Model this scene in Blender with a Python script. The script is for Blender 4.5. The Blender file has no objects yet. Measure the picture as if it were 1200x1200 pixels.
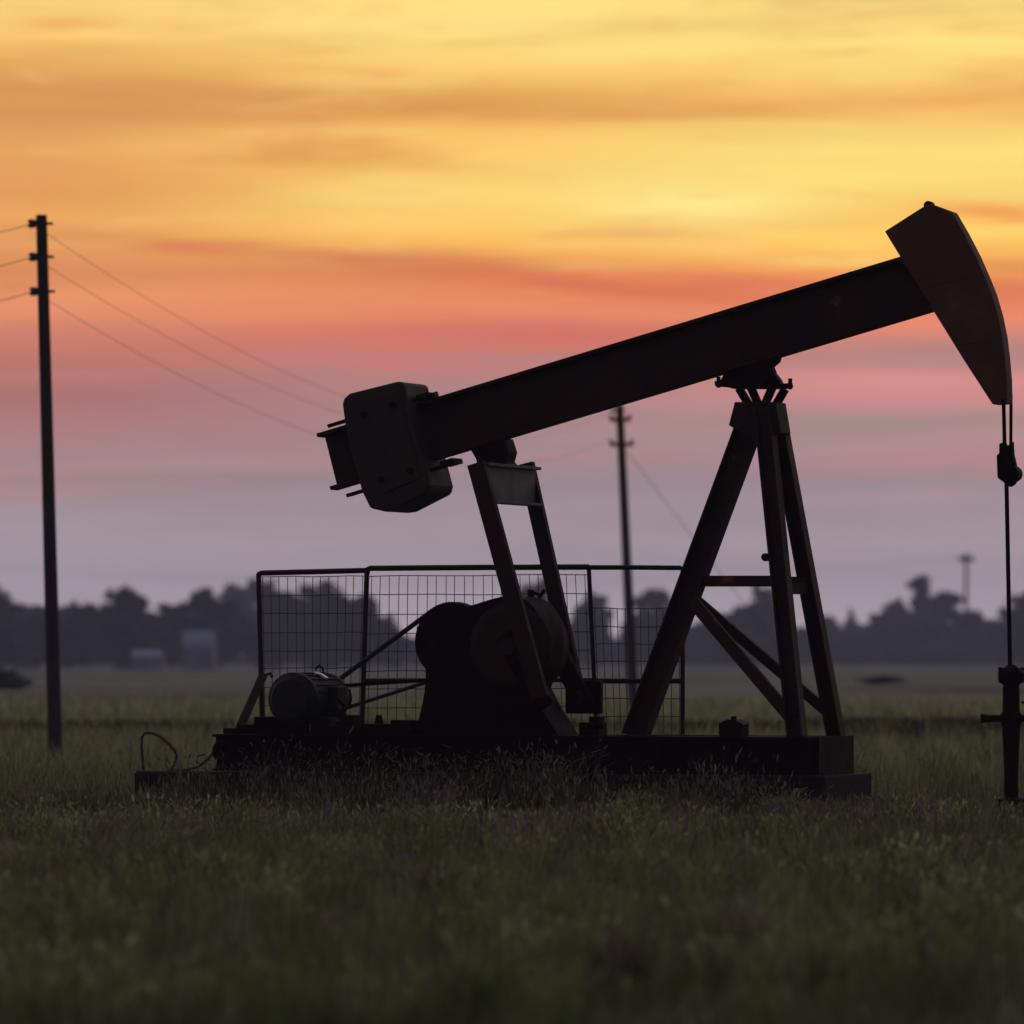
import bpy, bmesh, math, random
import numpy as np
from mathutils import Vector, Matrix
R = math.radians
random.seed(7); rng = np.random.default_rng(11)
sc = bpy.context.scene
COL = sc.collection

# ------------------------------------------------------------------ measures
F = 6900.0            # focal length in photograph pixels (1200 px frame)
HOR = 770.0           # the horizon's row
EYE = 1.6             # camera height
D0 = 60.0             # distance to the pump jack
TH = R(20.0)          # the pump jack is turned with its head end towards us
CT, ST = math.cos(TH), math.sin(TH)

def W(px, py, D):
    """world point at distance D seen at a photograph position"""
    return Vector(((px-600)/F*D, D, EYE+(HOR-py)/F*D))
def P(px, py, yl=0.0):
    """pump jack coordinates (x along the skid, y across it, z up)"""
    dx = (px-600)/F; dz = (HOR-py)/F
    t = (yl+D0*CT)/(dx*ST+CT)
    x, y, z = dx*t, t, EYE+dz*t
    return Vector((x*CT-(y-D0)*ST, yl, z))
def to_world(v):
    return Vector((v.x*CT+v.y*ST, D0-v.x*ST+v.y*CT, v.z))

# ------------------------------------------------------------------ materials
def s2l(c):
    return tuple(((x/255)/12.92 if x/255 <= 0.04045 else ((x/255+0.055)/1.055)**2.4) for x in c)

def mat_noise(name, c1, c2, scale=6.0, rough=(0.6, 0.9), metal=0.0, bump=0.3, c3=None, detail=8, spec=0.3, bscale=None):
    m = bpy.data.materials.new(name); m.use_nodes = True
    nt = m.node_tree; b = nt.nodes['Principled BSDF']
    tc = nt.nodes.new('ShaderNodeTexCoord')
    n = nt.nodes.new('ShaderNodeTexNoise'); n.inputs['Scale'].default_value = scale
    n.inputs['Detail'].default_value = detail; n.inputs['Roughness'].default_value = 0.65
    nt.links.new(tc.outputs['Object'], n.inputs['Vector'])
    r = nt.nodes.new('ShaderNodeValToRGB')
    r.color_ramp.elements[0].position = 0.35; r.color_ramp.elements[0].color = (*c1, 1)
    r.color_ramp.elements[1].position = 0.65; r.color_ramp.elements[1].color = (*c2, 1)
    if c3:
        e = r.color_ramp.elements.new(0.71); e.color = (*c3, 1)
    nt.links.new(n.outputs['Fac'], r.inputs['Fac'])
    nt.links.new(r.outputs['Color'], b.inputs['Base Color'])
    mr = nt.nodes.new('ShaderNodeMapRange')
    mr.inputs['From Min'].default_value = 0.3; mr.inputs['From Max'].default_value = 0.7
    mr.inputs['To Min'].default_value = rough[0]; mr.inputs['To Max'].default_value = rough[1]
    nt.links.new(n.outputs['Fac'], mr.inputs['Value']); nt.links.new(mr.outputs['Result'], b.inputs['Roughness'])
    b.inputs['Metallic'].default_value = metal
    b.inputs['Specular IOR Level'].default_value = spec
    if bump:
        n2 = nt.nodes.new('ShaderNodeTexNoise'); n2.inputs['Scale'].default_value = bscale or scale*5
        n2.inputs['Detail'].default_value = 6
        nt.links.new(tc.outputs['Object'], n2.inputs['Vector'])
        bp = nt.nodes.new('ShaderNodeBump'); bp.inputs['Strength'].default_value = bump; bp.inputs['Distance'].default_value = 0.01
        nt.links.new(n2.outputs['Fac'], bp.inputs['Height']); nt.links.new(bp.outputs['Normal'], b.inputs['Normal'])
    return m

M = {}
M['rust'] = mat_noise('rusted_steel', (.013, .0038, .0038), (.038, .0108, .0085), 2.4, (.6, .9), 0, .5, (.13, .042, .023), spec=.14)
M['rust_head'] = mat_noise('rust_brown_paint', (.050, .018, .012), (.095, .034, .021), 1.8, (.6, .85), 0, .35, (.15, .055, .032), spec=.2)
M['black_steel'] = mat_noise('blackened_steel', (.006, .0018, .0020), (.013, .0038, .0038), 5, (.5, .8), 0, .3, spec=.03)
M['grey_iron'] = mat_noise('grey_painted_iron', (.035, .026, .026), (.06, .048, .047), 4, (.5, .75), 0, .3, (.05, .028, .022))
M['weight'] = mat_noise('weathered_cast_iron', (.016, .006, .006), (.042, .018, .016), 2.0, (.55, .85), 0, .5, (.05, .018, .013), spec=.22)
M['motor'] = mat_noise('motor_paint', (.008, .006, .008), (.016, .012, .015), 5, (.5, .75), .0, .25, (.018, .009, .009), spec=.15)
M['bright'] = mat_noise('glint_metal', (.5, .5, .52), (.7, .7, .72), 9, (.2, .4), .7, .1)  # pale metal that stands for the highlight on the motor
M['rubber'] = mat_noise('belt_rubber', (.02, .02, .024), (.04, .038, .042), 9, (.6, .8), 0, 0)
M['wire'] = mat_noise('fence_wire', (.035, .024, .028), (.07, .05, .05), 5, (.5, .8), 0, 0)
M['tube'] = mat_noise('painted_fence_tube', (.014, .006, .008), (.028, .012, .014), 5, (.45, .7), 0, .2, spec=.15)
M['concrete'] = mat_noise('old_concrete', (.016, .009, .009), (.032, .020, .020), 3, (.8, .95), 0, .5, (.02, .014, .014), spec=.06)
M['wood'] = mat_noise('pole_wood', (.018, .010, .010), (.034, .020, .018), 4, (.8, .95), 0, .4)
M['ceramic'] = mat_noise('brown_insulator', (.09, .02, .015), (.12, .03, .02), 6, (.2, .4), 0, 0)
M['cable'] = mat_noise('power_wire', (.05, .035, .035), (.07, .05, .05), 5, (.5, .7), .3, 0)
M['shed'] = mat_noise('pale_corrugated_sheet', (.10, .105, .15), (.14, .15, .20), 1.2, (.5, .7), 0, .1)
M['shed_roof'] = mat_noise('pale_roof_sheet', (.11, .115, .16), (.15, .16, .21), 1.0, (.45, .6), 0, .1)
M['shed_dark'] = mat_noise('shed_door', (.07, .07, .10), (.09, .09, .13), 2, (.5, .7), 0, 0)
M['bark'] = mat_noise('bark', (.05, .04, .035), (.09, .07, .055), 2, (.9, 1), 0, .4)

def leaf_mat(name, c1, c2, scale, trans=.25):
    m = bpy.data.materials.new(name); m.use_nodes = True
    nt = m.node_tree; b = nt.nodes['Principled BSDF']
    oi = nt.nodes.new('ShaderNodeObjectInfo')
    tc = nt.nodes.new('ShaderNodeTexCoord'); n = nt.nodes.new('ShaderNodeTexNoise')
    n.inputs['Scale'].default_value = scale; n.inputs['Detail'].default_value = 5
    nt.links.new(tc.outputs['Object'], n.inputs['Vector'])
    ad = nt.nodes.new('ShaderNodeMath'); ad.operation = 'MULTIPLY_ADD'
    nt.links.new(oi.outputs['Random'], ad.inputs[0]); ad.inputs[1].default_value = .3
    nt.links.new(n.outputs['Fac'], ad.inputs[2])
    r = nt.nodes.new('ShaderNodeValToRGB')
    r.color_ramp.elements[0].position = .4; r.color_ramp.elements[0].color = (*c1, 1)
    r.color_ramp.elements[1].position = .85; r.color_ramp.elements[1].color = (*c2, 1)
    nt.links.new(ad.outputs[0], r.inputs['Fac']); nt.links.new(r.outputs['Color'], b.inputs['Base Color'])
    b.inputs['Roughness'].default_value = .8; b.inputs['Specular IOR Level'].default_value = .15
    return m
M['leaf'] = leaf_mat('tree_leaves', (.030, .038, .026), (.062, .072, .045), .25)
M['bush'] = leaf_mat('bush_leaves', (.022, .030, .018), (.05, .058, .03), .6)

# blades and flowers: one colour per blade
def attr_mat(name, trans=.35, rough=.7):
    m = bpy.data.materials.new(name); m.use_nodes = True
    nt = m.node_tree; b = nt.nodes['Principled BSDF']; out = nt.nodes['Material Output']
    a = nt.nodes.new('ShaderNodeAttribute'); a.attribute_name = 'col'
    nt.links.new(a.outputs['Color'], b.inputs['Base Color'])
    b.inputs['Roughness'].default_value = rough; b.inputs['Specular IOR Level'].default_value = .2
    t = nt.nodes.new('ShaderNodeBsdfTranslucent'); nt.links.new(a.outputs['Color'], t.inputs['Color'])
    mx = nt.nodes.new('ShaderNodeMixShader'); mx.inputs[0].default_value = trans
    nt.links.new(b.outputs[0], mx.inputs[1]); nt.links.new(t.outputs[0], mx.inputs[2])
    nt.links.new(mx.outputs[0], out.inputs['Surface'])
    return m
M['blade'] = attr_mat('grass_blades')

# ------------------------------------------------------------------ mesh helper
class MB:
    def __init__(s): s.bm = bmesh.new()
    def box(s, a, b):
        a = Vector(a); b = Vector(b); c = (a+b)/2; d = b-a
        bmesh.ops.create_cube(s.bm, size=1, matrix=Matrix.Translation(c) @ Matrix.Diagonal((abs(d.x), abs(d.y), abs(d.z), 1)))
        return s
    def bar(s, p, q, w, h, side=Vector((0, 1, 0)), ext=0.0):
        """square bar from p to q, w measured along `side`, h across both"""
        p = Vector(p); q = Vector(q); x = (q-p); L = x.length; x.normalize()
        y = (side - x*side.dot(x)).normalized(); z = x.cross(y)
        m = Matrix((( x.x, y.x, z.x, 0), (x.y, y.y, z.y, 0), (x.z, y.z, z.z, 0), (0, 0, 0, 1)))
        m = Matrix.Translation((p+q)/2) @ m @ Matrix.Diagonal((L+2*ext, w, h, 1))
        bmesh.ops.create_cube(s.bm, size=1, matrix=m); return s
    def cyl(s, p, q, r, r2=None, n=16, caps=True):
        p = Vector(p); q = Vector(q); d = q-p
        m = Matrix.Translation((p+q)/2) @ d.to_track_quat('Z', 'Y').to_matrix().to_4x4()
        bmesh.ops.create_cone(s.bm, cap_ends=caps, segments=n, radius1=r, radius2=r if r2 is None else r2, depth=d.length, matrix=m)
        return s
    def ball(s, c, r, sc=(1, 1, 1), n=12):
        bmesh.ops.create_uvsphere(s.bm, u_segments=n, v_segments=n//2+2, radius=r, matrix=Matrix.Translation(Vector(c)) @ Matrix.Diagonal((*sc, 1)))
        return s
    def tube(s, pts, r, n=8):
        pts = [Vector(p) for p in pts]; rings = []
        for i, p in enumerate(pts):
            t = (pts[min(i+1, len(pts)-1)]-pts[max(i-1, 0)]).normalized()
            a = t.cross(Vector((0, 0, 1)))
            if a.length < .05: a = t.cross(Vector((0, 1, 0)))
            a.normalize(); b = t.cross(a)
            rings.append([s.bm.verts.new(p+(a*math.cos(2*math.pi*k/n)+b*math.sin(2*math.pi*k/n))*r) for k in range(n)])
        for i in range(len(rings)-1):
            for k in range(n):
                s.bm.faces.new((rings[i][k], rings[i][(k+1) % n], rings[i+1][(k+1) % n], rings[i+1][k]))
        s.bm.faces.new(rings[0][::-1]); s.bm.faces.new(rings[-1]); return s
    def prism(s, near, far):
        """near / far: matching outlines (front and back face)"""
        a = [s.bm.verts.new(v) for v in near]; b = [s.bm.verts.new(v) for v in far]; n = len(a)
        s.bm.faces.new(a); s.bm.faces.new(b[::-1])
        for k in range(n): s.bm.faces.new((a[k], b[k], b[(k+1) % n], a[(k+1) % n]))
        return s
    def slab(s, xz, y0, y1):
        return s.prism([Vector((x, y0, z)) for x, z in xz], [Vector((x, y1, z)) for x, z in xz])
    def lathe(s, c, prof, n=20, axis='Z'):
        """prof: (radius, along) pairs"""
        c = Vector(c); rings = []
        for r, h in prof:
            ring = []
            for k in range(n):
                a = 2*math.pi*k/n
                o = (r*math.cos(a), r*math.sin(a), h) if axis == 'Z' else (r*math.cos(a), h, r*math.sin(a))
                ring.append(s.bm.verts.new(c+Vector(o)))
            rings.append(ring)
        for i in range(len(rings)-1):
            for k in range(n):
                s.bm.faces.new((rings[i][k], rings[i][(k+1) % n], rings[i+1][(k+1) % n], rings[i+1][k]))
        s.bm.faces.new(rings[0][::-1]); s.bm.faces.new(rings[-1]); return s
    def build(s, name, mat, parent=None, bevel=0.0, smooth=False, loc=None):
        bmesh.ops.recalc_face_normals(s.bm, faces=s.bm.faces[:])
        me = bpy.data.meshes.new(name); s.bm.to_mesh(me); s.bm.free()
        me.materials.append(M[mat])
        o = bpy.data.objects.new(name, me); COL.objects.link(o)
        if parent: o.parent = parent
        if loc is not None:
            me.transform(Matrix.Translation(-Vector(loc))); o.location = loc
        if smooth:
            for p in me.polygons: p.use_smooth = True
            try: me.set_sharp_from_angle(angle=R(35))
            except Exception: pass
        if bevel:
            b = o.modifiers.new('bevel', 'BEVEL'); b.width = bevel; b.segments = 2; b.limit_method = 'ANGLE'
        return o
def tag(o, label=None, cat=None, group=None, kind=None):
    if label: o['label'] = label
    if cat: o['category'] = cat
    if group: o['group'] = group
    if kind: o['kind'] = kind
    return o
def empty(name, loc, rz=0.0):
    o = bpy.data.objects.new(name, None); COL.objects.link(o); o.location = loc; o.rotation_euler = (0, 0, rz)
    o.empty_display_size = .2; return o

# ================================================================== PUMP JACK
jack = empty('oil_pumpjack', (0, D0, 0), -TH)
tag(jack, 'rusty dark nodding oil pumpjack with its horse head raised at right', 'pumpjack')
def xz(pts, yl): return [(p.x, p.z) for p in (P(a, b, yl) for a, b in pts)]

zt = P(640, 862, -.55).z           # skid top
zs = P(640, 906, -.55).z           # skid underside
xa = P(253, 880, -.5).x; xb = P(998, 880, .6).x
# skid: two long I beams with cross members
k = MB()
for y in (-.5, .5):
    k.box((xa, y-.1, zs), (xb, y+.1, zs+.03)); k.box((xa, y-.1, zt-.03), (xb, y+.1, zt)); k.box((xa+.001, y-.012, zs+.03), (xb-.001, y+.012, zt-.03))
n = 9
for i in range(n):
    x = xa+.08+(xb-xa-.16)*i/(n-1)
    k.box((x-.06, -.397, zs+.035), (x+.06, .397, zt-.035))
    for y in (-.58, .58): k.box((x-.008, min(y, y*.9), zs+.032), (x+.008, max(y, y*.9), zt-.032))
k.box((xb, -.6, zs-.002), (xb+.025, .6, zt+.002))
k.build('skid', 'black_steel', jack, .004)

# samson post
def leg(t, b, w, h, name='post_leg'):
    """wide flange leg: two flanges and a web"""
    t = Vector(t); b = Vector(b); x = (b-t).normalized(); y = Vector((0, 1, 0)); y = (y-x*y.dot(x)).normalized(); z = x.cross(y)
    q = MB()
    q.bar(t+z*(h/2-.011), b+z*(h/2-.011), w, .022); q.bar(t-z*(h/2-.011), b-z*(h/2-.011), w, .022); q.bar(t, b, .02, h-.046)
    return q.build(name, 'rust', jack, .003)
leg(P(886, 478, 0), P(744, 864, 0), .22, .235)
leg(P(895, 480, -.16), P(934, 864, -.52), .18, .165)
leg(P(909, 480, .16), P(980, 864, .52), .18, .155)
# braces
MB().bar(P(822, 681, 0)+Vector((.0, 0, 0)), P(909, 681, -.30), .09, .11).build('post_brace', 'rust', jack, .004)
MB().bar(P(838, 681, .02), P(944, 681, .31), .09, .09).build('post_brace', 'rust', jack, .004)
MB().bar(P(812, 705, -.12), P(928, 842, -.50), .07, .125).build('post_brace', 'rust', jack, .004)
MB().bar(P(812, 700, .12), P(974, 838, .50), .07, .105).build('post_brace', 'rust', jack, .004)
MB().bar(P(909, 690, -.33)+Vector((.05, 0, 0)), P(942, 690, .33)+Vector((.02, 0, 0)), .11, .08, side=Vector((0, 0, 1))).build('post_spreader', 'rust', jack, .004)
k = MB()
c = P(901, 653, -.34); k.cyl(c+Vector((-.03, -.04, 0)), c+Vector((-.03, .04, 0)), .04); k.bar(c+Vector((-.05, 0, 0)), c+Vector((.04, 0, 0)), .04, .04); k.build('lifting_lug', 'black_steel', jack, .003)
# head plate with gussets
pl = [(868, 472), (916, 472), (922, 508), (914, 511), (893, 522), (872, 506), (861, 499)]
MB().slab(xz(pl, 0), -.2, .14).build('post_cap', 'rust', jack, .006)
# saddle bearing: W shaped bracket, plate, bearing housing
k = MB()
for a, b in (((866, 455), (878, 475)), ((880, 454), (889, 475)), ((905, 454), (896, 475)), ((920, 456), (909, 475))):
    k.bar(P(*a, 0), P(*b, 0), .07, .075)
k.build('bearing_bracket', 'black_steel', jack, .004)
k = MB()
k.slab(xz([(839, 447), (846, 446), (852, 436), (872, 424), (916, 412), (913, 424), (906, 430), (909, 438), (914, 444), (917, 450), (927, 449), (928, 454), (918, 456), (862, 456), (854, 454), (840, 453)], 0), -.06, .06)
k.build('saddle_bearing', 'black_steel', jack, .006)
k = MB()
for a, b in ((842, 445), (926, 447), (872, 446), (902, 446)):
    q = P(a, b, -.05); k.cyl(q+Vector((0, 0, -.08)), q+Vector((0, 0, .03)), .022, n=8)
q = P(893, 444, 0); k.cyl(q+Vector((0, -.24, 0)), q+Vector((0, .24, 0)), .085, n=20)
k.build('bearing_shaft', 'black_steel', jack)

# walking beam
A = P(383, 541.5, 0); B = P(1094, 327.5, 0)
bx = (B-A).normalized(); bz = Vector((-bx.z, 0, bx.x)); Hh = .605/2
k = MB()
k.bar(A+bz*(Hh-.02), B+bz*(Hh-.02), .205, .04); k.bar(A-bz*(Hh-.02), B-bz*(Hh-.02), .205, .04)
k.bar(A+bx*.05, B, .025, 2*Hh-.08)
L = (B-A).length
beam = k.build('walking_beam', 'rust', jack, .004)
# flange clips and clamp plates on the beam
for px, py in ((504, 464), (532, 541)):
    q = P(px, py, 0); MB().bar(q-bx*.10, q+bx*.04, .3, .05).build('clamp_plate', 'black_steel', beam)

# counterweight: near outline (left edges near plane, right edges far plane)
tw = .36
near = [(400.5, 474), (402, 467), (409, 461), (467, 446.5), (473, 449), (478, 474), (486, 505), (497, 545), (503, 568), (501, 577), (460, 598), (450, 599.5), (433, 595.5), (423, 575), (404, 500)]
nn = [Vector((p.x, -tw, p.z)) for p in (P(a, b, -tw) for a, b in near)]
ff = [v+Vector((0, 2*tw, 0)) for v in nn]
cw = MB().prism(nn, ff).build('counterweight', 'weight', jack, .03)
k = MB()
k.slab([(v.x, v.z) for v in [P(a, b, -tw-.02) for a, b in ((418, 470), (466, 457), (492, 560), (447, 580), (430, 560))]], -tw-.018, -tw+.01)
k.build('face_plate', 'weight', cw, .008)
for a, b in ((428, 486), (462, 475), (448, 562), (482, 551)):
    q = P(a, b, -tw); MB().cyl(q+Vector((0, .02, 0)), q+Vector((0, -.06, 0)), .035, n=6).build('plate_bolt', 'black_steel', cw)
for a, b, c_, d in ((386, 499, 511, 461), (408, 580.5, 536, 541.5)):
    for yl in (-.2, .2):
        MB().cyl(P(a+yl*8, b-yl*2, yl), P(c_+yl*8, d-yl*2, yl), .02, n=10).build('clamp_bolt', 'black_steel', cw)

# horse head
th = .11
hl = [(1036.5, 271), (1086, 239.5), (1090, 239)]
hr = [(1122, 250), (1136, 274), (1150, 301), (1161, 326), (1169, 346), (1176, 370), (1181, 394), (1184, 418), (1186.5, 446), (1187, 474)]
hb = [(1163, 474), (1128, 420), (1094, 365)]
pts = [P(a, b, -th) for a, b in hl]+[P(a, b, th) for a, b in hr]+[P(a, b, -th) for a, b in hb]
out = [(p.x, p.z) for p in pts]
k = MB().slab(out, -th, th)
head = k.build('horse_head', 'rust_head', jack, .012)
k = MB(); q = P(1089, 241, 0); k.cyl(q-Vector((0, .05, 0)), q+Vector((0, .05, 0)), .045, n=12); k.build('lifting_eye', 'rust', head)
for t0, t1 in ((.33, .33), (.66, .66)):
    a_ = P(1036.5, 271, -th).lerp(P(1163, 474, -th), t0); b_ = P(1122, 250, -th).lerp(P(1184, 474, -th), t1)
    a_ = a_.lerp(b_, .03); b_ = a_.lerp(b_, .86)
    MB().cyl(Vector((a_.x, -th, a_.z)), Vector((b_.x, -th, b_.z)), .007, n=6).build('weld_seam', 'rust_head', head)
for d in (1.35, 3.55, 4.6):
    a_ = A+bx*d; MB().bar(a_+bz*(-Hh+.05), a_+bz*(Hh-.05), .06, .012).build('weld_seam', 'rust', beam)
# equalizer and pitmans
k = MB(); k.slab(xz([(556, 526), (596, 514), (601, 530), (598, 541), (604, 548), (566, 549), (563, 538)], 0), -.14, .14)
k.build('equalizer_bearing', 'black_steel', jack, .006)
zt1 = P(604, 546, 0); zb1 = P(604, 590, 0)
k = MB(); k.box((zt1.x-.09, -.79, zb1.z+.02), (zt1.x-.065, .79, zt1.z-.02)); k.box((zt1.x-.13, -.785, zt1.z-.02), (zt1.x+.0, .785, zt1.z+.012)); k.box((zt1.x-.13, -.79, zb1.z-.01), (zt1.x+.02, .79, zb1.z+.02))
k.build('equalizer', 'grey_iron', jack, .004)
def channel(p, q, w, h, s):
    d = (q-p).normalized(); y = Vector((0, 1, 0)); z = d.cross(y)
    m_ = MB(); m_.bar(p+Vector((0, s*(w/2-.01), 0)), q+Vector((0, s*(w/2-.01), 0)), .02, h)
    for e in (-1, 1): m_.bar(p+z*e*(h/2-.01), q+z*e*(h/2-.01), w-.024, .02)
    return m_
channel(P(558.5, 543, -.84), P(633, 818, -.84), .1, .175, -1).build('pitman_arm', 'rust', jack, .003)
channel(P(617, 543, .84), P(680, 826, .84), .1, .155, -1).build('pitman_arm', 'rust', jack, .003)
# gear reducer on its pedestal
def rounded(pts, n=5):
    """Catmull-Rom through an open run of outline points"""
    out_ = []
    for i in range(len(pts)-1):
        p0, p1_, p2_, p3_ = pts[max(i-1, 0)], pts[i], pts[i+1], pts[min(i+2, len(pts)-1)]
        for k_ in range(n):
            t = k_/n
            out_.append(tuple(.5*((2*b)+(-a+c)*t+(2*a-5*b+4*c-d)*t*t+(-a+3*b-3*c+d)*t**3) for a, b, c, d in zip(p0, p1_, p2_, p3_)))
    return out_+[pts[-1]]
body = [(480, 863)]+rounded([(489, 850), (497, 812), (499, 780), (500, 752), (508, 731), (524, 717), (550, 710), (580, 701), (600, 698), (620, 706), (632, 724), (636, 752), (632, 782), (624, 800), (622, 806)])+[(634, 830), (655, 863)]
k = MB(); nn = [Vector((p.x, -.42, p.z)) for p in (P(a, b, -.42) for a, b in body)]
k.prism(nn, [v+Vector((0, .62, 0)) for v in nn]); gb = k.build('gear_reducer', 'black_steel', jack, .03, True)
q = P(597, 757, -.45)
k = MB(); k.lathe(Vector((q.x, 0, q.z)), [(.36, -.47), (.40, -.44), (.44, -.42), (.44, -.40)], 32, 'Y'); k.build('bearing_cover', 'rust', gb, .006, True)
q2 = P(610, 757, .33)
k = MB(); k.lathe(Vector((q2.x, 0, q2.z)), [(.40, .19), (.47, .21), (.50, .24), (.50, .40), (.47, .44), (.2, .45)], 48, 'Y'); k.build('brake_drum', 'rust', gb, .004, True)
k = MB(); t = P(622, 697, .1); k.cyl(t+Vector((0, 0, -.05)), t+Vector((0, 0, .05)), .035, n=10); k.bar(t+Vector((-.02, 0, .04)), t+Vector((.09, 0, .0)), .03, .03); k.bar(t+Vector((.09, 0, -.03)), t+Vector((.15, 0, .05)), .03, .03); k.build('breather', 'black_steel', gb)
# cranks
for s, pin, c0 in ((-1, P(633, 816, -.66), P(597, 757, -.66)), (1, P(681, 817, .66), P(650, 757, .66))):
    k = MB(); k.bar(c0, pin, .1, .2, ext=.13)
    cr = k.build('crank_arm', 'black_steel', jack, .02)
    MB().cyl(pin+Vector((0, -.22*1, 0)), pin+Vector((0, .22, 0)), .06, n=16).build('wrist_pin', 'black_steel', cr)
    if s > 0:
        MB().box(pin+Vector((-.20, .06, -.17)), pin+Vector((.19, .16, .17))).build('pin_block', 'black_steel', cr, .02)
    MB().cyl(Vector((c0.x, s*.40, c0.z)), Vector((c0.x, s*.73, c0.z)), .09, n=18).build('crank_shaft', 'rust', cr)
# sheave, belts, motor (far side)
ys = .62
sh = P(532, 752, ys); rs = .40
k = MB()
k.lathe(Vector((sh.x, 0, sh.z)), [(rs-.03, ys-.09), (rs, ys-.085), (rs, ys-.06), (rs-.025, ys-.05), (rs, ys-.03), (rs, ys+.03), (rs-.025, ys+.05), (rs, ys+.06), (rs, ys+.085), (rs-.03, ys+.09)], 48, 'Y')
k.cyl(Vector((sh.x, .36, sh.z)), Vector((sh.x, ys, sh.z)), .05)
sheave = k.build('drive_sheave', 'black_steel', jack, 0, True)
m0 = P(341, 819, -.6); pu = Vector((m0.x, ys, m0.z)); rp = .135
for j, y in enumerate((ys-.05, ys, ys+.05)):
    d = Vector((sh.x-pu.x, 0, sh.z-pu.z)); Ld = d.length; ang = math.atan2(d.z, d.x); be = math.acos((rs-rp)/Ld)
    pts = []
    a1 = ang+math.pi-be          # upper tangent
    for i in range(17):
        a = a1+(i/16)*(-(2*math.pi-2*(math.pi-be)))*1.0
        pts.append(Vector((sh.x+rs*math.cos(a), y, sh.z+rs*math.sin(a))))
    pts2 = []
    a2 = ang-(math.pi-be)
    for i in range(11):
        a = a2-(i/10)*2*(be)
        pts2.append(Vector((pu.x+rp*math.cos(a), y, pu.z+rp*math.sin(a))))
    loop = pts+pts2+[pts[0]]
    k = MB(); k.tube(loop, .016, 6); k.build('drive_belt', 'rubber', jack)
mo_x, mo_z = m0.x, m0.z
y0, y1 = -.58, .36
k = MB(); k.lathe(Vector((mo_x, 0, mo_z)), [(.10, y0-.06), (.2, y0-.05), (.235, y0), (.27, y0+.02), (.27, y0+.1), (.255, y0+.11), (.255, y1-.1), (.27, y1-.09), (.27, y1-.01), (.22, y1+.05), (.1, y1+.06)], 32, 'Y')
k.box((mo_x-.2, y0+.08, zt+.12), (mo_x+.2, y1-.08, mo_z-.2))
motor = k.build('electric_motor', 'motor', jack, .005, True)
k = MB()
for i in range(22):
    a = i*2*math.pi/22
    v = Vector((mo_x+.262*math.cos(a), 0, mo_z+.262*math.sin(a)))
    k.bar(v+Vector((0, y0+.12, 0)), v+Vector((0, y1-.11, 0)), .008, .02, side=Vector((math.sin(a), 0, -math.cos(a))))
k.build('cooling_fin', 'motor', motor)
MB().box((mo_x+.20, y0+.42, mo_z-.12), (mo_x+.34, y0+.68, mo_z+.13)).build('terminal_box', 'motor', motor, .015)
k = MB(); k.tube([(mo_x, .1, mo_z+.26), (mo_x-.01, .1, mo_z+.31), (mo_x+.03, .1, mo_z+.34), (mo_x+.07, .1, mo_z+.31), (mo_x+.07, .1, mo_z+.26)], .014); k.build('lifting_ring', 'motor', motor)
MB().slab([(mo_x+.02+.28*math.cos(R(a))*r_, mo_z+.28*math.sin(R(a))*r_) for a, r_ in ((82, 1.0), (66, 1.0), (50, 1.0), (50, .9), (66, .9), (82, .9))], -.12, -.06).build('glint_strip', 'bright', motor, .004)  # added bright strip: a highlight streak painted on the dark motor
k = MB(); k.lathe(Vector((pu.x, 0, pu.z)), [(rp, ys-.1), (rp+.02, ys-.09), (rp, ys-.06), (rp, ys+.06), (rp+.02, ys+.09), (rp, ys+.1)], 24, 'Y'); k.cyl(Vector((mo_x, y1+.04, mo_z)), Vector((mo_x, ys+.1, mo_z)), .035)
k.build('pulley', 'black_steel', motor, 0, True)
MB().bar(P(392, 804, .3), P(505, 797, .3), .04, .035).build('tension_rod', 'black_steel', jack)
# motor base, slide rails and odd ironwork on the skid
k = MB()
x0 = P(304, 850, -.5).x; x1 = P(422, 850, -.3).x
k.box((x0, -.55, zt+.001), (x1, .5, zt+.085)); k.box((x0+.10, -.5, zt+.085), (x0+.22, .45, zt+.13)); k.box((x1-.5, -.5, zt+.085), (x1-.38, .45, zt+.13))
k.build('motor_mount', 'black_steel', jack, .006)
k = MB()
x0 = P(428, 850, -.3).x; x1 = P(462, 850, -.3).x; zb = P(440, 848, -.3).z
k.box((x0, -.42, zt), (x1, -.12, zb)); k.cyl((x0*.5+x1*.5-.02, -.27, zb), (x0*.5+x1*.5-.02, -.27, zb+.09), .05, .03, n=10)
k.build('anchor_block', 'black_steel', jack, .008)
k = MB()
c = P(860, 852, -.45); k.box((c.x-.12, -.57, zt), (c.x+.12, -.33, zt+.12)); k.slab([(c.x-.14, zt+.12), (c.x+.14, zt+.12), (c.x+.04, zt+.17), (c.x-.04, zt+.17)], -.56, -.34); k.cyl((c.x, -.45, zt+.16), (c.x, -.45, zt+.20), .03, n=8)
k.build('skid_clamp', 'black_steel', jack, .006)
k = MB()
c = P(698, 852, -.1); k.box((c.x-.11, -.3, zt), (c.x+.1, -.05, zt+.13)); k.box((c.x-.02, -.25, zt+.13), (c.x+.1, -.1, zt+.19)); k.cyl((c.x+.06, -.3, zt+.1), (c.x+.16, -.3, zt+.1), .035, n=10)
k.build('brake_bracket', 'black_steel', jack, .006)
k = MB(); k.tube([P(402, 846, -.2), P(404, 838, -.2), P(402, 826, -.2), P(396, 820, -.2)], .02); k.build('conduit_pipe', 'black_steel', jack)
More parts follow.
